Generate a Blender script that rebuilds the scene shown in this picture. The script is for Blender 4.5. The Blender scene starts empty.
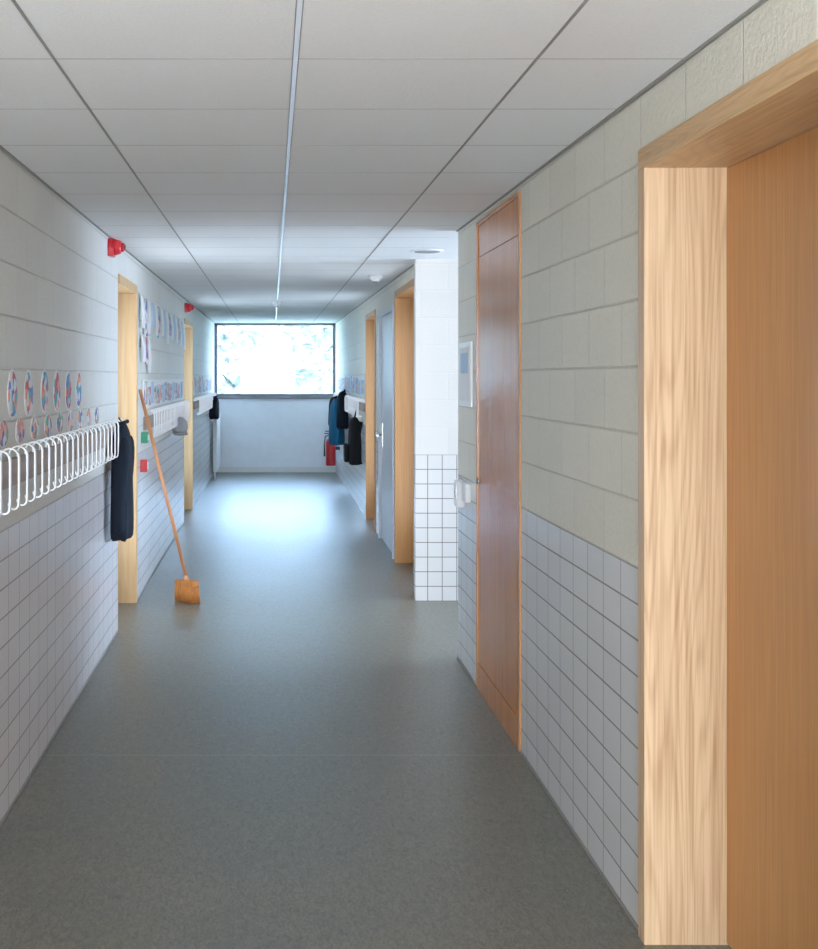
import bpy, bmesh, math, random
from mathutils import Vector, Matrix, noise
random.seed(4)
S=bpy.context.scene
S.view_settings.view_transform='Standard'
S.view_settings.exposure=.50
S.view_settings.gamma=1.10
COL=bpy.context.collection

# ---------------------------------------------------------------- materials
def new_mat(name):
    m=bpy.data.materials.new(name); m.use_nodes=True
    nt=m.node_tree
    return m,nt,nt.nodes['Principled BSDF']
def N(nt,t,**kw):
    n=nt.nodes.new(t)
    for k,v in kw.items(): setattr(n,k,v)
    return n
def plain(name,c,rough=.5,metal=0,bump=0,bscale=200,spec=.5):
    m,nt,b=new_mat(name)
    b.inputs['Roughness'].default_value=rough
    b.inputs['Metallic'].default_value=metal
    b.inputs['Specular IOR Level'].default_value=spec
    tc=N(nt,'ShaderNodeTexCoord'); no=N(nt,'ShaderNodeTexNoise')
    no.inputs['Scale'].default_value=bscale if bump else 6
    nt.links.new(tc.outputs['Object'],no.inputs['Vector'])
    mx=N(nt,'ShaderNodeMixRGB'); mx.inputs[1].default_value=(*[x*.94 for x in c],1); mx.inputs[2].default_value=(*[min(1,x*1.06) for x in c],1)
    nt.links.new(no.outputs['Fac'],mx.inputs[0]); nt.links.new(mx.outputs[0],b.inputs['Base Color'])
    if bump:
        bp=N(nt,'ShaderNodeBump'); bp.inputs['Strength'].default_value=bump; bp.inputs['Distance'].default_value=.003
        nt.links.new(no.outputs['Fac'],bp.inputs['Height']); nt.links.new(bp.outputs[0],b.inputs['Normal'])
    return m

def wall_mat(name,axis,block,tile,grout,tw=.2,tile_h=1.045,u_off=0,mort=.85,bstr=.75):
    """painted blockwork above a stack-bonded tile wainscot; axis = running direction"""
    m,nt,b=new_mat(name); L=nt.links.new
    g=N(nt,'ShaderNodeNewGeometry'); sp=N(nt,'ShaderNodeSeparateXYZ'); L(g.outputs['Position'],sp.inputs[0])
    add=N(nt,'ShaderNodeMath',operation='ADD'); add.inputs[1].default_value=20+u_off
    L(sp.outputs[axis],add.inputs[0])
    cb=N(nt,'ShaderNodeCombineXYZ'); L(add.outputs[0],cb.inputs[0]); L(sp.outputs['Z'],cb.inputs[1])
    vb=N(nt,'ShaderNodeVectorMath',operation='ADD'); vb.inputs[1].default_value=(0,.195*10-tile_h,0); L(cb.outputs[0],vb.inputs[0])
    bk=N(nt,'ShaderNodeTexBrick'); bk.offset=.5; bk.squash=1
    for k,v in (('Scale',1),('Mortar Size',.0055),('Mortar Smooth',.8),('Bias',0),('Brick Width',.39),('Row Height',.195)): bk.inputs[k].default_value=v
    bk.inputs['Color1'].default_value=(*[x*.975 for x in block],1); bk.inputs['Color2'].default_value=(*[x*1.025 for x in block],1); bk.inputs['Mortar'].default_value=(*[x*mort for x in block],1)
    L(vb.outputs[0],bk.inputs['Vector'])
    tk=N(nt,'ShaderNodeTexBrick'); tk.offset=0; tk.squash=1
    for k,v in (('Scale',1),('Mortar Size',.0032),('Mortar Smooth',.2),('Bias',0),('Brick Width',tw),('Row Height',tile_h/10)): tk.inputs[k].default_value=v
    tk.inputs['Color1'].default_value=(*[x*.97 for x in tile],1); tk.inputs['Color2'].default_value=(*[x*1.03 for x in tile],1); tk.inputs['Mortar'].default_value=(*grout,1)
    L(cb.outputs[0],tk.inputs['Vector'])
    gt=N(nt,'ShaderNodeMath',operation='GREATER_THAN'); gt.inputs[1].default_value=tile_h; L(sp.outputs['Z'],gt.inputs[0])
    no=N(nt,'ShaderNodeTexNoise'); no.inputs['Scale'].default_value=75; no.inputs['Detail'].default_value=6; L(g.outputs['Position'],no.inputs['Vector'])
    pc=N(nt,'ShaderNodeMapRange'); pc.inputs['From Min'].default_value=.3; pc.inputs['From Max'].default_value=.6; pc.inputs['To Min'].default_value=.94 if mort<1 else .99; pc.inputs['To Max'].default_value=1.0; L(no.outputs['Fac'],pc.inputs['Value'])
    bm2=N(nt,'ShaderNodeVectorMath',operation='SCALE'); L(bk.outputs['Color'],bm2.inputs[0]); L(pc.outputs[0],bm2.inputs['Scale'])
    mx=N(nt,'ShaderNodeMixRGB'); L(gt.outputs[0],mx.inputs[0]); L(tk.outputs['Color'],mx.inputs[1]); L(bm2.outputs[0],mx.inputs[2])
    L(mx.outputs[0],b.inputs['Base Color'])
    r=N(nt,'ShaderNodeMath',operation='MULTIPLY_ADD'); r.inputs[1].default_value=.30; r.inputs[2].default_value=.25; L(gt.outputs[0],r.inputs[0]); L(r.outputs[0],b.inputs['Roughness'])
    hb=N(nt,'ShaderNodeMath',operation='MULTIPLY_ADD'); hb.inputs[1].default_value=-1.0; L(bk.outputs['Fac'],hb.inputs[0]); L(no.outputs['Fac'],hb.inputs[2])
    ht=N(nt,'ShaderNodeMath',operation='MULTIPLY'); ht.inputs[1].default_value=-.6; L(tk.outputs['Fac'],ht.inputs[0])
    hm=N(nt,'ShaderNodeMixRGB'); L(gt.outputs[0],hm.inputs[0]); L(ht.outputs[0],hm.inputs[1]); L(hb.outputs[0],hm.inputs[2])
    bp=N(nt,'ShaderNodeBump'); bp.inputs['Strength'].default_value=bstr; bp.inputs['Distance'].default_value=.005
    L(hm.outputs[0],bp.inputs['Height']); L(bp.outputs[0],b.inputs['Normal'])
    return m

def wood(name,c1,c2,rough=.4,sc=(30,30,1.6),contrast=(.3,.7),fig=0,bump=.15,fsc=(6,6,.42),spec=.5):
    m,nt,b=new_mat(name); L=nt.links.new
    g=N(nt,'ShaderNodeNewGeometry'); mp=N(nt,'ShaderNodeMapping'); mp.inputs['Scale'].default_value=sc; L(g.outputs['Position'],mp.inputs[0])
    no=N(nt,'ShaderNodeTexNoise'); no.inputs['Scale'].default_value=1; no.inputs['Detail'].default_value=6; no.inputs['Distortion'].default_value=.6; L(mp.outputs[0],no.inputs['Vector'])
    cr=N(nt,'ShaderNodeValToRGB'); cr.color_ramp.elements[0].position=contrast[0]; cr.color_ramp.elements[1].position=contrast[1]
    cr.color_ramp.elements[0].color=(*c1,1); cr.color_ramp.elements[1].color=(*c2,1)
    src=no.outputs['Fac']
    if fig:
        mp2=N(nt,'ShaderNodeMapping'); mp2.inputs['Scale'].default_value=fsc; L(g.outputs['Position'],mp2.inputs[0])
        n2=N(nt,'ShaderNodeTexNoise'); n2.inputs['Scale'].default_value=1.0; n2.inputs['Detail'].default_value=1.5; L(mp2.outputs[0],n2.inputs['Vector'])
        mu=N(nt,'ShaderNodeMath',operation='MULTIPLY'); mu.inputs[1].default_value=110; L(n2.outputs['Fac'],mu.inputs[0])
        si=N(nt,'ShaderNodeMath',operation='SINE'); L(mu.outputs[0],si.inputs[0])
        ab=N(nt,'ShaderNodeMath',operation='ABSOLUTE'); L(si.outputs[0],ab.inputs[0])
        pw=N(nt,'ShaderNodeMath',operation='POWER'); pw.inputs[1].default_value=5; L(ab.outputs[0],pw.inputs[0])
        ma=N(nt,'ShaderNodeMath',operation='MULTIPLY_ADD'); ma.inputs[1].default_value=-fig; L(pw.outputs[0],ma.inputs[0]); L(no.outputs['Fac'],ma.inputs[2])
        src=ma.outputs[0]
    L(src,cr.inputs[0]); L(cr.outputs[0],b.inputs['Base Color'])
    b.inputs['Roughness'].default_value=rough
    b.inputs['Specular IOR Level'].default_value=spec
    bp=N(nt,'ShaderNodeBump'); bp.inputs['Strength'].default_value=bump; bp.inputs['Distance'].default_value=.001; L(src,bp.inputs['Height']); L(bp.outputs[0],b.inputs['Normal'])
    return m

def floor_mat():
    m,nt,b=new_mat('linoleum'); L=nt.links.new
    g=N(nt,'ShaderNodeNewGeometry')
    n1=N(nt,'ShaderNodeTexNoise'); n1.inputs['Scale'].default_value=70; n1.inputs['Detail'].default_value=9; n1.inputs['Roughness'].default_value=.65; n1.inputs['Distortion'].default_value=1.4
    n2=N(nt,'ShaderNodeTexNoise'); n2.inputs['Scale'].default_value=2.4; n2.inputs['Detail'].default_value=6
    mp=N(nt,'ShaderNodeMapping'); mp.inputs['Scale'].default_value=(1,.40,1); L(g.outputs['Position'],mp.inputs[0])
    L(mp.outputs[0],n1.inputs['Vector']); L(g.outputs['Position'],n2.inputs['Vector'])
    c=N(nt,'ShaderNodeValToRGB'); c.color_ramp.elements[0].position=.33; c.color_ramp.elements[1].position=.68
    c.color_ramp.elements[0].color=(.082,.072,.048,1); c.color_ramp.elements[1].color=(.235,.208,.150,1); L(n1.outputs['Fac'],c.inputs[0])
    mx=N(nt,'ShaderNodeMixRGB',blend_type='MULTIPLY'); mx.inputs[0].default_value=.45
    L(c.outputs[0],mx.inputs[1]); L(n2.outputs['Fac'],mx.inputs[2])
    sp=N(nt,'ShaderNodeSeparateXYZ'); L(g.outputs['Position'],sp.inputs[0])
    cm=N(nt,'ShaderNodeMath',operation='COMPARE'); cm.inputs[1].default_value=5.29; cm.inputs[2].default_value=.005; L(sp.outputs['Y'],cm.inputs[0])
    ms=N(nt,'ShaderNodeMixRGB'); ms.inputs[2].default_value=(.20,.185,.15,1); L(cm.outputs[0],ms.inputs[0]); L(mx.outputs[0],ms.inputs[1])
    L(ms.outputs[0],b.inputs['Base Color'])
    rr=N(nt,'ShaderNodeMapRange'); rr.inputs['To Min'].default_value=.34; rr.inputs['To Max'].default_value=.46; L(n2.outputs['Fac'],rr.inputs['Value']); L(rr.outputs[0],b.inputs['Roughness'])
    b.inputs['Specular IOR Level'].default_value=1.0
    b.inputs['Specular Tint'].default_value=(.86,.94,1,1)
    bp=N(nt,'ShaderNodeBump'); bp.inputs['Strength'].default_value=.15; bp.inputs['Distance'].default_value=.002; L(n1.outputs['Fac'],bp.inputs['Height']); L(bp.outputs[0],b.inputs['Normal'])
    return m

def patt(name,cols,scale=25):
    m,nt,b=new_mat(name); L=nt.links.new
    g=N(nt,'ShaderNodeNewGeometry'); v=N(nt,'ShaderNodeTexVoronoi'); v.inputs['Scale'].default_value=scale; L(g.outputs['Position'],v.inputs['Vector'])
    sp=N(nt,'ShaderNodeSeparateColor'); L(v.outputs['Color'],sp.inputs[0])
    c=N(nt,'ShaderNodeValToRGB'); c.color_ramp.interpolation='CONSTANT'
    els=c.color_ramp.elements
    for i,k in enumerate(cols):
        p=i/len(cols)
        if i==0: e=els[0]
        elif i==1: e=els[1]; e.position=p
        else: e=els.new(p)
        e.color=(*k,1)
    L(sp.outputs[0],c.inputs[0]); L(c.outputs[0],b.inputs['Base Color']); b.inputs['Roughness'].default_value=.5
    return m

BL=(.645,.625,.575); TI=(.67,.62,.61)
M={}
M['wl']=wall_mat('wall_left_block_tile','Y',BL,TI,(.34,.29,.27))
M['wr']=wall_mat('wall_right_block_tile','Y',(.74,.70,.585),(.68,.67,.66),(.28,.26,.24))
M['wx']=wall_mat('pier_plaster_tile','X',(.66,.61,.55),(.68,.64,.60),(.20,.16,.12),tw=.104,mort=1,bstr=.2)
M['white']=plain('white_paint',(.78,.78,.78),.5)
M['shed']=plain('shed_boards',(.32,.32,.32),.6)
M['shedroof']=plain('shed_roof',(.24,.25,.26),.6)
M['endw']=plain('end_wall_paint',(.86,.88,.93),.55)
M['ceil']=plain('ceiling_tile',(.80,.80,.79),.8,bump=.6,bscale=120,spec=.2)
M['grid']=plain('grid_bar_dark',(.25,.24,.22),.5)
M['gridw']=plain('grid_bar_white',(.85,.89,.97),.25)
M['joint']=plain('tile_joint',(.38,.38,.37),.7,spec=.1)
M['floor']=floor_mat()
M['ash']=wood('ash_jamb',(.40,.225,.105),(.68,.465,.27),.40,(95,95,2.2),(.14,.60),fig=.15)
M['ash_h']=wood('ash_lintel',(.40,.21,.085),(.64,.40,.19),.40,(95,2.2,95),(.14,.60),fig=.10,fsc=(6,.42,6))
M['door']=wood('oak_door',(.44,.185,.045),(.56,.255,.075),.4,(90,90,2.5))
M['cab']=wood('cabinet_veneer',(.48,.150,.018),(.72,.26,.040),.17,(60,60,1.0),bump=.12,spec=.45)
M['pale']=wood('pale_wood',(.50,.29,.12),(.62,.40,.19),.45)
M['rail']=wood('rail_wood',(.26,.17,.13),(.36,.26,.20),.5,(20,1.5,20))
M['metal']=plain('white_metal',(.82,.82,.82),.3)
M['hook']=plain('hook_aluminium',(.66,.67,.69),.32,.4)
M['steel']=plain('steel',(.55,.55,.55),.25,1)
M['frame']=plain('window_frame_grey',(.16,.17,.19),.4)
M['gdoor']=plain('grey_door',(.62,.65,.70),.35)
M['navy']=plain('navy_fabric',(.010,.015,.026),.9,bump=.6,bscale=300,spec=.2)
M['black']=plain('black_fabric',(.010,.010,.012),.85,bump=.5,bscale=300,spec=.15)
M['teal']=plain('blue_fabric',(.02,.16,.32),.85,bump=.5,bscale=300,spec=.2)
M['greyf']=plain('grey_fabric',(.36,.36,.38),.9,bump=.5,bscale=300,spec=.2)
M['red']=plain('red_plastic',(.62,.012,.02),.3)
M['green']=plain('green_plastic',(.02,.30,.14),.4)
M['blk']=plain('black_rubber',(.02,.02,.02),.5)
M['handle']=wood('broom_handle_wood',(.42,.15,.05),(.55,.23,.09),.4)
M['brist']=wood('broom_bristles',(.36,.11,.02),(.60,.22,.04),.8,(200,200,4))
M['paper']=plain('paper',(.78,.78,.78),.7)
M['paper2']=plain('paper_blue',(.42,.56,.72),.7)
M['photo']=patt('sticker_pattern',[(.60,.68,.78),(.50,.02,.05),(.02,.14,.45),(.75,.62,.58),(.02,.32,.42),(.75,.24,.14)],26)
M['photo2']=patt('sticker_pattern_b',[(.66,.20,.16),(.70,.72,.80),(.02,.08,.36),(.75,.40,.30),(.05,.34,.20)],30)
M['leaf']=patt('foliage',[(.27,.29,.26),(.31,.33,.31),(.23,.26,.23),(.36,.38,.36)],9)
M['grass']=plain('grass',(.24,.27,.20),.9)
m,nt,b=new_mat('glass'); M['glass']=m
b.inputs['Transmission Weight'].default_value=1; b.inputs['Roughness'].default_value=0; b.inputs['IOR'].default_value=1.02; b.inputs['Base Color'].default_value=(1,1,1,1)
m,nt,b=new_mat('obscure_glass'); M['oglass']=m
b.inputs['Base Color'].default_value=(.75,.82,.88,1); b.inputs['Roughness'].default_value=.3

# ---------------------------------------------------------------- mesh builder
class MB:
    def __init__(s): s.bm=bmesh.new(); s.mats=[]
    def mi(s,k):
        if k not in s.mats: s.mats.append(k)
        return s.mats.index(k)
    def _fin(s,vs,k,smooth=False):
        i=s.mi(k); fs=set(f for v in vs for f in v.link_faces)
        for f in fs: f.material_index=i; f.smooth=smooth
    def box(s,x0,x1,y0,y1,z0,z1,k,bev=0,mat=None):
        r=bmesh.ops.create_cube(s.bm,size=1); vs=r['verts']
        for v in vs:
            v.co=Vector((x0 if v.co.x<0 else x1, y0 if v.co.y<0 else y1, z0 if v.co.z<0 else z1))
            if mat: v.co=mat@v.co
        s._fin(vs,k)
        if bev:
            es=list(set(e for v in vs for e in v.link_edges))
            r=bmesh.ops.bevel(s.bm,geom=es,offset=bev,segments=3,affect='EDGES',profile=.5)
            for f in r['faces']: f.material_index=s.mi(k)
        return s
    def cyl(s,p0,p1,r0,k,r1=None,seg=20,smooth=True):
        p0=Vector(p0);p1=Vector(p1); d=p1-p0; r1=r0 if r1 is None else r1
        q=d.to_track_quat('Z','Y').to_matrix().to_4x4()
        r=bmesh.ops.create_cone(s.bm,cap_ends=True,segments=seg,radius1=r0,radius2=r1,depth=d.length,matrix=Matrix.Translation((p0+p1)/2)@q)
        s._fin(r['verts'],k)
        if smooth:
            for v in r['verts']:
                for f in v.link_faces:
                    if len(f.verts)==4: f.smooth=True
        return s
    def loft(s,rings,k,cap=True,smooth=True):
        R=[[s.bm.verts.new(p) for p in r] for r in rings]; i=s.mi(k); n=len(R[0])
        for a,b in zip(R,R[1:]):
            for j in range(n):
                f=s.bm.faces.new((a[j],a[(j+1)%n],b[(j+1)%n],b[j])); f.material_index=i; f.smooth=smooth
        if cap:
            for r in (R[0][::-1],R[-1]):
                f=s.bm.faces.new(r); f.material_index=i; f.smooth=smooth
        return s
    def tube(s,pts,r,k,seg=8,flat=None):
        pts=[Vector(p) for p in pts]; rings=[]
        for i,p in enumerate(pts):
            t=(pts[min(i+1,len(pts)-1)]-pts[max(i-1,0)]).normalized()
            a=Vector((0,1,0)) if abs(t.y)<.9 else Vector((0,0,1))
            u=t.cross(a).normalized(); w=u.cross(t).normalized()
            rr=r[i] if isinstance(r,(list,tuple)) else r
            fl=flat if flat else 1
            rings.append([p+u*rr*math.cos(2*math.pi*j/seg)+w*rr*fl*math.sin(2*math.pi*j/seg) for j in range(seg)])
        return s.loft(rings,k)
    def sph(s,c,r,k,sx=1,sy=1,sz=1,seg=20):
        q=bmesh.ops.create_uvsphere(s.bm,u_segments=seg,v_segments=seg//2,radius=r,matrix=Matrix.Translation(c)@Matrix.Diagonal((sx,sy,sz,1)))
        s._fin(q['verts'],k,True); return s
    def obj(s,name,parent=None,sub=0,bev=0):
        bmesh.ops.recalc_face_normals(s.bm,faces=s.bm.faces)
        me=bpy.data.meshes.new(name); s.bm.to_mesh(me); s.bm.free()
        for k in s.mats: me.materials.append(M[k])
        o=bpy.data.objects.new(name,me); COL.objects.link(o)
        if bev:
            b=o.modifiers.new('bevel','BEVEL'); b.width=bev; b.segments=2; b.limit_method='ANGLE'
        if sub:
            q=o.modifiers.new('subdiv','SUBSURF'); q.levels=sub; q.render_levels=sub
        if parent: o.parent=parent
        return o
def empty(name):
    o=bpy.data.objects.new(name,None); COL.objects.link(o); return o

# ---------------------------------------------------------------- dimensions
XL,XR=-.97,1.06; XF=1.07      # wall faces; XF right wall beyond the side passage
YB,YE=-3.0,21.0
TOP=2.75
def cz(y): return 2.395+.0053*y
DT=2.19     # door opening height
MB().box(-1.6,4.2,YB-.3,YE+.3,-.12,0,'floor').obj('floor')
mb=MB(); r=[]
for y in (YB-.2,YE+.0):
    z=cz(y); r.append([(-1.5,y,z),(4.2,y,z),(4.2,y,z+.15),(-1.5,y,z+.15)])
mb.loft(r,'ceil',smooth=False)
mb.obj('ceiling')
MB().box(-1.6,4.2,YB-.3,YE+.3,2.80,3.0,'white').obj('trim_roof')
def strip(mb,x0,x1,y0,y1,k,t=.004,n=1):
    mb.loft([[(x0,y,cz(y)-t),(x1,y,cz(y)-t),(x1,y,cz(y)),(x0,y,cz(y))] for y in (y0,y1)],k,smooth=False)
mb=MB()
for x,k,w in ((-.555,'grid',.0035),(.675,'grid',.0035),(.06,'gridw',.006)):
    strip(mb,x-w,x+w,YB,YE,k,.003)
strip(mb,.06-.0085,.06-.006,YB,YE,'grid',.002); strip(mb,.06+.006,.06+.0085,YB,YE,'grid',.002)
y=3.19-.612*9
while y<YE:
    strip(mb,XL,XR,y-.0025,y+.0025,'joint',.0004); y+=.612
strip(mb,XL,XL+.012,YB,YE,'grid',.005)
strip(mb,XR-.012,XR,YB,7.12,'grid',.005); strip(mb,XF-.012,XF,8.93,YE,'grid',.005)
mb.obj('trim_ceiling_grid')

def wall_side(name,xa,xb,y0,y1,opens,k):
    mb=MB(); c=y0
    for a,b,h in opens:
        mb.box(xa,xb,c,a,0,TOP,k); mb.box(xa,xb,a,b,h,TOP,k); c=b
    mb.box(xa,xb,c,y1,0,TOP,k); return mb.obj(name)
CW=.06
L1=(7.87,8.85); L2=(13.8,15.1)
wall_side('wall_left',-1.30,XL,YB,YE,[(L1[0]-0,L1[1]+CW,DT+CW),(L2[0],L2[1]+CW,DT+CW)],'wl')
R1=(2.2,3.52)
mb=MB()
mb.box(XR,1.40,YB,R1[0]-CW,0,TOP,'wr').box(XR,1.40,R1[0]-CW,R1[1]+CW,DT+CW,TOP,'wr').box(XR,1.40,R1[1]+CW,5.32,0,TOP,'wr')
mb.box(XR,1.40,5.32,6.46,2.40,TOP,'wr').box(XR,1.40,6.46,7.12,0,TOP,'wr')
mb.obj('wall_right')
R2=(9.34,10.75); R3=(10.98,12.45); R4=(12.95,14.08)
mb=MB(); c=9.0
for a,b,h in ((R2[0]-CW,R2[1]+CW,2.28+CW),(R3[0],R3[1],2.24),(R4[0]-CW,R4[1]+CW,2.24+CW)):
    mb.box(XF,1.40,c,a,0,TOP,'wr'); mb.box(XF,1.40,a,b,h,TOP,'wr'); c=b
mb.box(XF,1.40,c,YE,0,TOP,'wr'); mb.obj('wall_right')
MB().box(1.025,4.1,8.93,9.03,0,TOP,'wx').obj('wall_pier')
MB().box(1.40,4.1,7.02,7.12,0,TOP,'wx').obj('wall_passage')
MB().box(4.0,4.1,7.12,8.93,0,1.0,'white').box(4.0,4.1,7.12,8.93,2.3,TOP,'white').obj('wall_passage_end')
WX0,WX1,WZ0=-.97,XF,1.27
MB().box(-1.30,1.40,YE,YE+.25,0,WZ0,'endw').box(-1.30,1.40,YE,YE+.25,cz(YE),TOP+.1,'endw').box(-1.3,XL,YE,YE+.25,WZ0,cz(YE),'endw').box(XF,1.4,YE,YE+.25,WZ0,cz(YE),'endw').obj('wall_end')
zt=cz(YE); mb=MB(); fy0,fy1=YE+.02,YE+.10
mb.box(XL,XL+.05,fy0,fy1,WZ0,zt,'frame').box(XF-.05,XF,fy0,fy1,WZ0,zt,'frame').box(XL,XF,fy0,fy1,WZ0,WZ0+.05,'frame').box(XL,XF,fy0,fy1,zt-.04,zt,'frame')
mb.box(XL,XF,YE-.04,YE+.02,WZ0-.04,WZ0,'frame')
mb.box(XL+.06,XF-.06,YE+.05,YE+.056,WZ0+.06,zt-.05,'glass')
mb.obj('window_1')
mb=MB()
mb.box(-1.3,1.4,YB-.2,YB,0,.3,'endw').box(-1.3,1.4,YB-.2,YB,2.34,TOP,'endw').box(-1.3,-.9,YB-.2,YB,.3,2.34,'endw').box(1.0,1.4,YB-.2,YB,.3,2.34,'endw')
mb.obj('wall_back')
mb=MB()
mb.box(-.9,-.84,YB-.15,YB-.08,.3,2.34,'frame').box(.94,1.0,YB-.15,YB-.08,.3,2.34,'frame').box(-.9,1.0,YB-.15,YB-.08,.3,.36,'frame').box(-.9,1.0,YB-.15,YB-.08,2.28,2.34,'frame')
mb.obj('window_2')
MB().box(XL+.001,XF-.001,YE-.015,YE-.0005,0,.09,'white').obj('baseboard_end')
mb=MB(); 
for a,b in ((YB,L1[0]),(L1[1]+CW,L2[0]),(L2[1]+CW,YE-.02)): mb.box(XL,XL+.004,a,b,0,.012,'grid')
mb.obj('baseboard_left')
mb=MB()
for a,b in ((R1[1]+CW,5.32),(6.46,7.12)): mb.box(XR-.004,XR,a,b,0,.012,'grid')
mb.obj('baseboard_right')

# ---------------------------------------------------------------- doors
def frame_door(name,side,xw,a,b,h,kj,kd,deep=.22,near_casing=True,glazed=False,handle=True):
    """side +1: wall on the right. frame projects a little from the wall face."""
    root=empty(name); s=side
    def X(u0,u1):
        p=xw+s*u0; q=xw+s*u1; return (min(p,q),max(p,q))
    mb=MB(); x0,x1=X(-.012,deep+.05)
    kh=kj+'_h' if kj+'_h' in M else kj
    if near_casing: mb.box(x0,x1,a-CW,a,0,h+CW,kj)
    mb.box(x0,x1,b,b+CW,0,h,kj)
    mb.box(x0,x1,a,b+CW,h,h+CW,kh)
    mb.obj('frame',root,bev=.002)
    x0,x1=X(deep,deep+.045)
    if not glazed: MB().box(x0,x1,a+.003,b-.003,.008,h-.003,kd).obj('leaf',root)
    else:
        MB().box(x0,x1,a+.003,a+.12,.008,h-.003,kd).box(x0,x1,b-.12,b-.003,.008,h-.003,kd).box(x0,x1,a+.12,b-.12,.008,.30,kd).box(x0,x1,a+.12,b-.12,h-.12,h-.003,kd).obj('leaf',root)
        x0,x1=X(deep+.015,deep+.03)
        MB().box(x0,x1,a+.12,b-.12,.30,h-.12,'oglass').obj('glazing',root)  # unseen pane, invented to go with the fill lamp in the recess
    if handle:
        mb=MB(); hx=xw+s*(deep); yy=a+.06
        mb.cyl((hx,yy,1.02),(hx-s*.05,yy,1.02),.01,'steel').cyl((hx-s*.05,yy,1.02),(hx-s*.05,yy+.12,1.02),.009,'steel').cyl((hx,yy,1.02),(hx-s*.008,yy,1.02),.026,'steel')
        mb.obj('handle',root)
    return root
frame_door('door_1',1,XR,R1[0],R1[1],DT,'ash','door')
frame_door('door_2',-1,XL,L1[0]+.0,L1[1],DT,'pale','pale',near_casing=False,glazed=True)
frame_door('door_3',-1,XL,L2[0]+.0,L2[1],DT,'pale','pale',near_casing=False,glazed=True)
frame_door('door_4',1,XF,R2[0],R2[1],2.28,'door','door',glazed=True)
frame_door('door_5',1,XF,R4[0],R4[1],2.24,'door','door',glazed=True)
root=empty('door_6')
mb=MB(); a,b=R3
mb.box(XF-.012,XF+.12,a,a+.05,0,2.24,'gdoor').box(XF-.012,XF+.12,b-.05,b,0,2.24,'gdoor').box(XF-.012,XF+.12,a+.05,b-.05,2.19,2.24,'gdoor'); mb.obj('frame',root)
MB().box(XF+.015,XF+.06,a+.053,b-.053,.008,2.187,'gdoor').obj('leaf',root)
mb=MB(); mb.box(XF+.008,XF+.016,b-.20,b-.15,.9,1.15,'steel').cyl((XF+.01,b-.175,1.03),(XF-.045,b-.175,1.03),.01,'steel').cyl((XF-.045,b-.175,1.03),(XF-.045,b-.32,1.03),.01,'steel'); mb.obj('handle',root)

root=empty('built_in_cupboard')
mb=MB(); a,b=5.325,6.455; zt_=2.395
mb.box(XR-.006,XR+.06,a,a+.035,0,zt_,'door').box(XR-.006,XR+.06,b-.03,b,0,zt_,'cab').box(XR-.006,XR+.06,a+.035,b-.03,zt_-.02,zt_,'cab').box(XR-.004,XR+.3,a+.035,b-.03,0,.13,'cab')
mb.obj('frame',root,bev=.0015)
MB().box(XR+.3,XR+.32,a,b,0,zt_,'cab').obj('back',root)
mb=MB(); n=3; w=(b-.03-a-.035)/n
for i in range(n):
    y0=a+.035+i*w
    mb.box(XR+.0,XR+.022,y0+.001,y0+w-.001,.134,2.21,'cab')
    mb.box(XR+.0,XR+.022,y0+.001,y0+w-.001,2.214,zt_-.022,'cab')
mb.obj('panels',root)
MB().cyl((XR,b-.10,1.07),(XR-.02,b-.10,1.07),.012,'steel').obj('knob',root)

# ---------------------------------------------------------------- coat racks
def rack(name,side,xw,y0,y1,step=.15,rail='rail'):
    root=empty(name); s=-side
    mb=MB(); xa,xb=sorted((xw,xw+s*.022)); mb.box(xa,xb,y0,y1,1.20,1.30,rail,bev=.003); mb.obj('rail',root)
    mb=MB(); y=y0+.06
    while y<y1-.02:
        pts=[(.012,1.24)]+[(.012,1.30)]
        c=(.045,1.315)
        for i in range(9):
            t=math.pi-math.pi*i/8; pts.append((c[0]+.033*math.cos(t),c[1]+.033*math.sin(t)))
        pts+= [(.078,1.28),(.078,1.17)]
        for i in range(1,7):
            t=-math.pi*i/6; pts.append((.060+.018*math.cos(t),1.155+.022*math.sin(t)))
        V=[Vector((xw+s*u,y,z)) for u,z in pts]; rings=[]
        for i,p in enumerate(V):
            t=(V[min(i+1,len(V)-1)]-V[max(i-1,0)]).normalized(); nrm=Vector((0,1,0)).cross(t).normalized()
            rings.append([p+nrm*.003+Vector((0,.010,0)),p+nrm*.003-Vector((0,.010,0)),p-nrm*.003-Vector((0,.010,0)),p-nrm*.003+Vector((0,.010,0))])
        mb.loft(rings,'hook',smooth=False)
        y+=step
    mb.obj('hooks',root)
    return root
rack('coat_rack',-1,XL,3.6,7.70)
rack('coat_rack',-1,XL,9.42,13.6)
rack('coat_rack',-1,XL,15.35,20.2)
rack('coat_rack',1,XF,14.3,20.3)

def ovals(name,xw,s,ys,zc,w,h,k,jit=.006,rim=True):
    mb=MB()
    for i,y in enumerate(ys):
        z=zc+random.uniform(-jit,jit); n=24
        for kk,d0,d1,g in ((('paper',.001,.003,1.10),) if rim else ())+((k,.003,.0045,1),):
            rs=[]
            for d in (d0,d1):
                ring=[]
                for j in range(n):
                    t=2*math.pi*j/n; cw=w*g/2*(1-.12*math.sin(t))
                    ring.append((xw+s*d,y+cw*math.cos(t),z+h*g/2*math.sin(t)))
                rs.append(ring)
            mb.loft(rs,kk,smooth=False)
    return mb.obj(name)
fr=lambda a,b,st:[a+i*st for i in range(int((b-a)/st)+1)]
ovals('portrait_stickers',XL,1,[4.66,4.97,5.32,5.62,5.94,6.25],1.54,.16,.17,'photo')
ovals('portrait_stickers',XL,1,fr(4.5,6.9,.30),1.392,.155,.095,'photo2')
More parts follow.
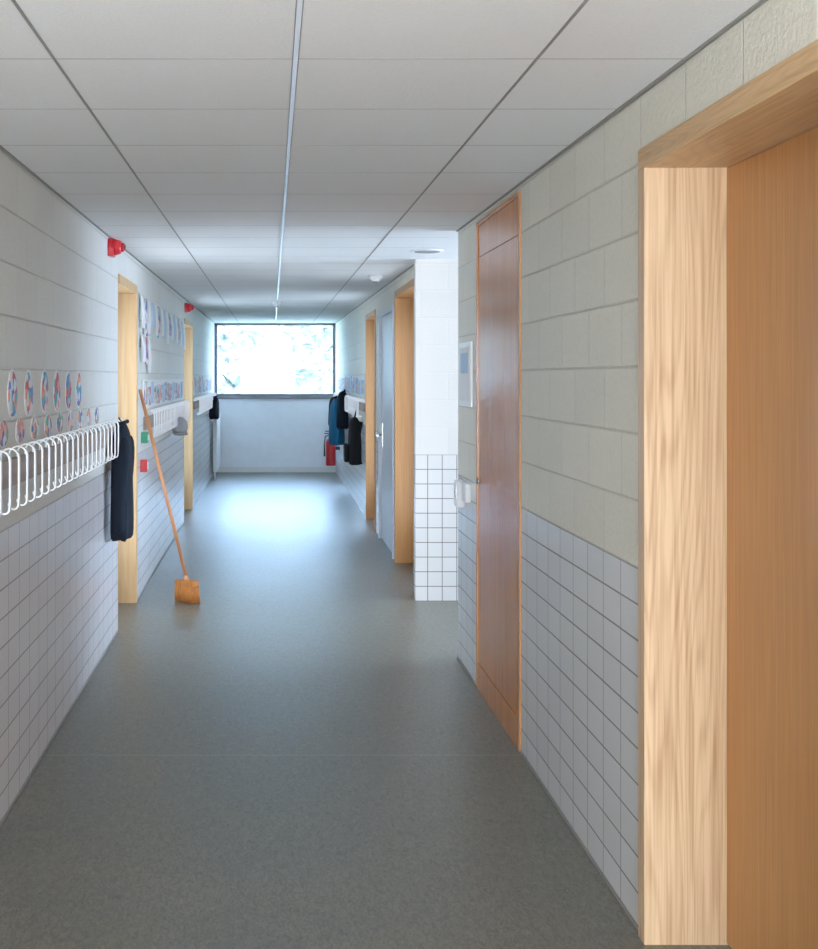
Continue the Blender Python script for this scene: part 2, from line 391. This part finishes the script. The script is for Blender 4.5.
def board(name,xw,s,y0,y1,z0,z1):
    root=empty(name)
    xa,xb=sorted((xw,xw+s*.012)); MB().box(xa,xb,y0,y1,z0,z1,'paper',bev=.002).obj('board',root)
    mb=MB(); y=y0+.06; i=0
    while y<y1-.25:
        w=random.uniform(.17,.24); h=(z1-z0)*random.uniform(.6,.85); z=z0+.015+random.uniform(0,.02)
        xa,xb=sorted((xw+s*.012,xw+s*.014)); mb.box(xa,xb,y,y+w,z,z+h,('photo2','photo','paper2','photo2')[i%4]); y+=w+.04; i+=1
    mb.obj('artwork',root)
board('artwork_display_board',XL,1,9.3,13.6,1.36,1.58)
board('artwork_display_board',XL,1,15.35,20.2,1.37,1.62)
board('artwork_display_board',XF,-1,14.3,20.2,1.37,1.62)
def bunting(name,xw,s,ys,z,w,h):
    mb=MB(); mb.cyl((xw+s*.02,ys[0]-.15,z+.01),(xw+s*.02,ys[-1]+.15,z+.01),.003,'metal',seg=6)
    for i,y in enumerate(ys):
        hh=h*random.uniform(.7,1.1); k=('paper','photo','paper','paper2')[i%4]; tw=random.uniform(-.02,.03)
        R=[]
        for t in (0,.3,.6,1):
            d=.016+.008*math.sin(3*t)+tw*t*.3; ww=w/2*(1-.35*t*t)
            R.append([(xw+s*d,y-ww,z-hh*t),(xw+s*(d+.01*t),y+ww,z-hh*t),(xw+s*(d+.01*t+.002),y+ww,z-hh*t),(xw+s*(d+.002),y-ww,z-hh*t)])
        mb.loft(R,k,smooth=False)
    return mb.obj(name)
bunting('hanging_paper_drawings',XL,1,fr(9.15,13.5,.27),2.19,.15,.28)
bunting('hanging_paper_drawings',XL,1,fr(9.2,9.9,.24),1.90,.14,.26)

# ---------------------------------------------------------------- clothes
def coat(name,xw,s,y,ztop,length,width,depth,k,k2=None,seed=0):
    root=empty(name); n=36
    prof=[(0,.16,.35),(.03,.26,.55),(.08,.55,.75),(.14,.82,.85),(.25,.88,.95),(.45,.86,.95),(.7,.93,1.0),(.92,1.0,1.0),(1,.98,.92)]
    rings=[]
    cx=xw+s*(depth*.5+.012)
    for t,wf,df in prof:
        r=[]
        for j in range(n):
            a=2*math.pi*j/n; fold=1+.13*t*math.sin(5*a+seed)+.07*math.sin(9*a+2*t+seed*2)*t
            dx=depth/2*df*math.sin(a)*fold; dy=width/2*wf*math.cos(a)*(1+.04*math.sin(7*t+seed))
            dz=.012*math.sin(4*a+seed)*t
            r.append((cx+dx,y+dy,ztop-length*t+dz))
        rings.append(r)
    MB().loft(rings,k).obj('body',root,sub=1)
    for sg in (-1,1):
        pts=[];rad=[]
        for t in (0,.12,.3,.5,.7,.82):
            pts.append((cx+s*.012+.012*math.sin(6*t+seed),y+sg*(width*.36+.05*min(1,t*3)),ztop-length*(.10+t)))
            rad.append((.035 if t==0 else .047-.014*t))
        MB().tube(pts,rad,k,seg=12).obj('sleeve_'+('a' if sg<0 else 'b'),root,sub=1)
    mb=MB(); c=[]
    for i in range(13):
        a=2*math.pi*i/12; c.append((cx+.035*math.sin(a),y+.055*math.cos(a),ztop-.005+.012*math.sin(a)))
    mb.tube(c,.014,k2 or k,seg=8); mb.obj('collar',root,sub=1)
    MB().tube([(cx,y-.02,ztop-.01),(xw+s*.06,y-.008,ztop+.03),(xw+s*.06,y+.008,ztop+.03),(cx,y+.02,ztop-.01)],.004,k,seg=6).obj('loop',root)
    return root
coat('hanging_jacket',XL,1,7.42,1.33,.70,.30,.13,'navy',seed=1)
coat('hanging_coat',XL,1,19.0,1.30,.34,.36,.16,'navy',seed=2)
coat('hanging_coat',XF,-1,17.3,1.40,.52,.34,.16,'navy',seed=3)
coat('hanging_coat',XF,-1,18.3,1.28,.68,.40,.22,'teal',seed=4)
coat('hanging_coat',XF,-1,19.0,1.30,.45,.30,.20,'black',seed=5)
mb=MB(); mb.sph((XL+.09,11.9,1.13),.08,'greyf',1,.9,1.15)
mb.tube([(XL+.09,11.9,1.07),(XL+.115,11.75,1.06),(XL+.11,11.69,1.07)],[.075,.065,.035],'greyf',seg=12,flat=.2)
mb.tube([(XL+.085,11.9,1.2),(XL+.075,11.9,1.26)],.006,'greyf'); mb.obj('hanging_cap')

def backpack(name,xw,s,y,z0,z1,w,d):
    root=empty(name); cx=xw+s*(d/2+.015)
    rings=[];n=28;h=z1-z0
    for t in (0,.04,.12,.3,.5,.7,.85,.94,1):
        wf={0:.7,.04:.9}.get(t,1 if t<.7 else {.7:.97,.85:.88,.94:.7,1:.35}[t]); df=wf if t<.5 else wf*(1-.3*(t-.5))
        r=[]
        for j in range(n):
            a=2*math.pi*j/n; e=.6
            r.append((cx+d/2*df*math.copysign(abs(math.sin(a))**e,math.sin(a)),y+w/2*wf*math.copysign(abs(math.cos(a))**e,math.cos(a)),z0+h*t))
        rings.append(r)
    MB().loft(rings,'black').obj('body',root,sub=1)
    px=xw+s*(d+.012)
    a,b=sorted((px,px+s*.05)); MB().box(a,b,y-w*.38,y+w*.38,z0+.04,z0+h*.45,'black',bev=.015).obj('front_pocket',root)
    MB().tube([(cx,y-.03,z1-.01),(xw+s*.06,y-.02,z1+.12),(xw+s*.062,y,z1+.175),(xw+s*.06,y+.02,z1+.12),(cx,y+.03,z1-.01)],.008,'black').obj('grab_loop',root)
    for sg in (-1,1):
        MB().tube([(xw+s*.02,y+sg*w*.3,z1-.06),(xw+s*.05,y+sg*w*.56,z1-.2),(xw+s*.05,y+sg*w*.55,z0+.12),(xw+s*.03,y+sg*w*.4,z0+.02)],.016,'black',flat=.4).obj('strap_'+('a' if sg<0 else 'b'),root)
    return root
backpack('backpack',XF,-1,14.75,.56,1.13,.30,.16)

# ---------------------------------------------------------------- broom
root=empty('broom')
foot=Vector((-.607,8.90,.16)); topp=Vector((-.952,9.03,1.50))
MB().cyl(foot-(topp-foot).normalized()*.03,topp,.0125,'handle').sph(topp,.0125,'handle').obj('handle',root)
d=Vector((.62,-.78,0)).normalized(); 
mat=Matrix.Translation((-.60,8.885,0))@Matrix.Rotation(math.atan2(d.y,d.x),4,'Z')@Matrix.Rotation(math.radians(-5),4,'Y')
MB().box(-.115,.115,-.028,.028,.115,.155,'brist',bev=.008,mat=mat).obj('head_block',root)
mb=MB()
for i in range(22):
    for j in range(6):
        x=-.107+.214*i/21; yy=-.024+.048*j/5
        p0=mat@Vector((x,yy,.118)); p1=Vector(mat@Vector((x*1.05+random.uniform(-.003,.003),yy*1.3+random.uniform(-.003,.003),.0))); p1.z=.002
        mb.cyl(p0,p1,.0052,'brist',r1=.0035,seg=5)
mb.obj('bristles',root)
MB().cyl(mat@Vector((0,0,.15)),foot+(topp-foot).normalized()*.03,.02,'handle',r1=.015).obj('socket',root)

# ---------------------------------------------------------------- small devices
def sounder(y,z,r):
    mb=MB(); mb.cyl((XL,y,z),(XL+.03,y,z),r,'red').cyl((XL+.03,y,z),(XL+.075,y,z),r*.95,'red',r1=r*.7).cyl((XL+.075,y,z),(XL+.095,y,z),r*.55,'red',r1=r*.45).cyl((XL+.095,y,z),(XL+.10,y,z),r*.3,'blk')
    mb.box(XL,XL+.035,y-r*1.02,y+r*1.02,z-r*1.02,z-r*.1,'red',bev=.006)
    return mb.obj('fire_alarm_sounder')
sounder(7.42,2.37,.055); 
sounder(13.9,2.37,.055)
MB().box(XL,XL+.05,9.25,9.35,1.11,1.19,'green',bev=.004).box(XL+.05,XL+.053,9.27,9.33,1.13,1.17,'paper').obj('emergency_release_box')
MB().box(XL,XL+.05,9.2,9.3,.90,.99,'red',bev=.004).box(XL+.05,XL+.053,9.22,9.28,.92,.97,'paper').obj('fire_call_point')
def disc(name,x,y,r,h,k='white'):
    z=cz(y); return MB().cyl((x,y,z),(x,y,z-h*.5),r,k).cyl((x,y,z-h*.5),(x,y,z-h),r*.85,k,r1=r*.5).cyl((x,y,z-h),(x,y,z-h-.006),r*.25,'blk').obj(name)
disc('smoke_detector',.06,14.5,.06,.05)
disc('motion_sensor',.87,10.5,.06,.05)
mb=MB(); z=cz(8.3); mb.cyl((1.03,8.3,z),(1.03,8.3,z-.008),.11,'metal',seg=32).cyl((1.03,8.3,z-.008),(1.03,8.3,z-.010),.085,'frame',seg=32); mb.obj('recessed_downlight')
mb=MB(); mb.box(XR-.012,XR,6.60,7.02,1.44,1.79,'metal',bev=.003).box(XR-.0135,XR-.012,6.63,6.99,1.47,1.76,'paper').box(XR-.0145,XR-.0135,6.68,6.94,1.62,1.73,'paper2').obj('framed_notice')
mb=MB(); mb.box(XR-.045,XR,6.86,6.98,.88,1.03,'metal',bev=.012).box(XR-.030,XR,6.66,6.78,.93,1.03,'metal',bev=.006).box(XR-.047,XR-.044,6.89,6.95,.93,1.0,'steel').obj('wall_dispenser')

root=empty('fire_extinguisher'); ex,ey=.93,19.75
rings=[]
for z,r in ((.20,.07),(.205,.078),(.22,.08),(.56,.08),(.60,.07),(.63,.045),(.645,.022),(.67,.02)):
    rings.append([(ex+r*math.cos(2*math.pi*j/24),ey+r*math.sin(2*math.pi*j/24),z) for j in range(24)])
MB().loft(rings,'red').obj('cylinder',root)
MB().cyl((ex,ey,.67),(ex,ey,.70),.02,'blk').box(ex-.10,ex+.02,ey-.012,ey+.012,.70,.715,'blk').box(ex-.09,ex+.02,ey-.01,ey+.01,.735,.75,'blk').obj('valve_lever',root)
MB().tube([(ex-.02,ey-.01,.69),(ex-.09,ey-.03,.66),(ex-.105,ey-.04,.55),(ex-.10,ey-.04,.35)],[.009,.009,.009,.015],'blk').obj('hose',root)
MB().box(ex+.07,XF,ey-.04,ey+.04,.45,.50,'blk').obj('bracket',root)
MB().box(ex-.0825,ex-.079,ey-.03,ey+.03,.34,.50,'paper').obj('label',root)

root=empty('radiator')
mb=MB()
for i in range(9):
    y=19.5+i*.15; mb.box(XL+.05,XL+.11,y,y+.12,.12,1.0,'metal',bev=.012)
mb.box(XL+.06,XL+.10,19.5,20.85,.16,.22,'metal').box(XL+.06,XL+.10,19.5,20.85,.90,.96,'metal'); mb.obj('panel',root)
MB().cyl((XL+.08,19.45,0),(XL+.08,19.45,.2),.012,'metal').cyl((XL+.08,19.45,.19),(XL+.08,19.55,.19),.012,'metal').box(XL,XL+.06,19.8,19.85,.9,.95,'metal').box(XL,XL+.06,20.5,20.55,.9,.95,'metal').obj('pipe_and_brackets',root)

# ---------------------------------------------------------------- outside
MB().box(-40,40,YE+.3,120,-.2,-.1,'grass').obj('ground_outside')
bm_=MB(); bmesh.ops.create_grid(bm_.bm,x_segments=200,y_segments=90,size=1)
bm_.mi('leaf')
for v in bm_.bm.verts:
    x=v.co.x*16; z=3.0+v.co.y*3.2; p=Vector((x*.8,z*.8,0))
    v.co=Vector((x,46+.7*noise.noise(p)+.5*noise.noise(p*4)+.3*noise.noise(p*9),z+.3*noise.noise(p*2)))
bm_.obj('hedge')
mb=MB(); mb.box(-.95,.7,38,41,-.1,2.2,'shed').loft([[(-1.05,y,2.2),(.8,y,2.2),(-.12,y,2.65)] for y in (37.9,41.1)],'shedroof',smooth=False).box(-.5,-.1,37.97,38,.9,1.5,'shedroof').obj('garden_shed')

# ---------------------------------------------------------------- light
w=bpy.data.worlds.new('sky'); S.world=w; w.use_nodes=True; nt=w.node_tree
bg=nt.nodes['Background']; sk=nt.nodes.new('ShaderNodeTexSky'); sk.sky_type='PREETHAM'; sk.turbidity=4; sk.sun_direction=(.2,-.6,.75)
mx=nt.nodes.new('ShaderNodeMixRGB'); mx.inputs[0].default_value=.85; mx.inputs[2].default_value=(.42,.67,1,1)
nt.links.new(sk.outputs[0],mx.inputs[1]); nt.links.new(mx.outputs[0],bg.inputs[0]); bg.inputs[1].default_value=18
def area(name,loc,rot,sx,sy,e,c):
    l=bpy.data.lights.new(name,'AREA'); l.shape='RECTANGLE'; l.size=sx; l.size_y=sy; l.energy=e; l.color=c
    o=bpy.data.objects.new(name,l); o.location=loc; o.rotation_euler=rot; COL.objects.link(o); return o
R90=math.radians(90)
area('daylight_back_window',(.05,YB-.05,1.32),(R90,0,0),1.8,1.9,148,(1,.92,.79))
area('ceiling_fill_back',(.05,-1.6,.5),(math.radians(165),0,0),1.2,1.2,42,(1,.97,.93))  # fill added behind the camera to lift the ceiling, no known fixture
area('daylight_passage',(3.95,8.0,1.65),(R90,0,R90),1.6,1.3,18,(1,.82,.67))
CB=(.58,.78,1)
area('door_2_fill',(-1.17,8.36,1.2),(R90,0,-R90),.7,1.7,11,(.72,.86,1))  # added fill hidden in the door recess, brightens the middle of the corridor
area('door_3_fill',(-1.17,14.45,1.2),(R90,0,-R90),1.0,1.7,16,CB)  # made-up bluish fill in the recess, for the dark far stretch
area('door_4_fill',(XF+.20,10.05,1.2),(R90,0,R90),1.1,1.7,13,(.66,.82,1))  # added fill in the right-hand recess, no known source behind this door
area('door_5_fill',(XF+.20,13.5,1.2),(R90,0,R90),.85,1.7,14,CB)  # invented bluish fill out of view, lifts the far walls and floor

# ---------------------------------------------------------------- camera
cam=bpy.data.cameras.new('camera'); co=bpy.data.objects.new('camera',cam); COL.objects.link(co)
co.location=(0,0,1.6); co.rotation_euler=(math.radians(90),0,0)
cam.sensor_width=36; cam.lens=1250/949*36
cam.shift_x=137/949; cam.shift_y=-97.5/949; cam.clip_start=.05
S.camera=co
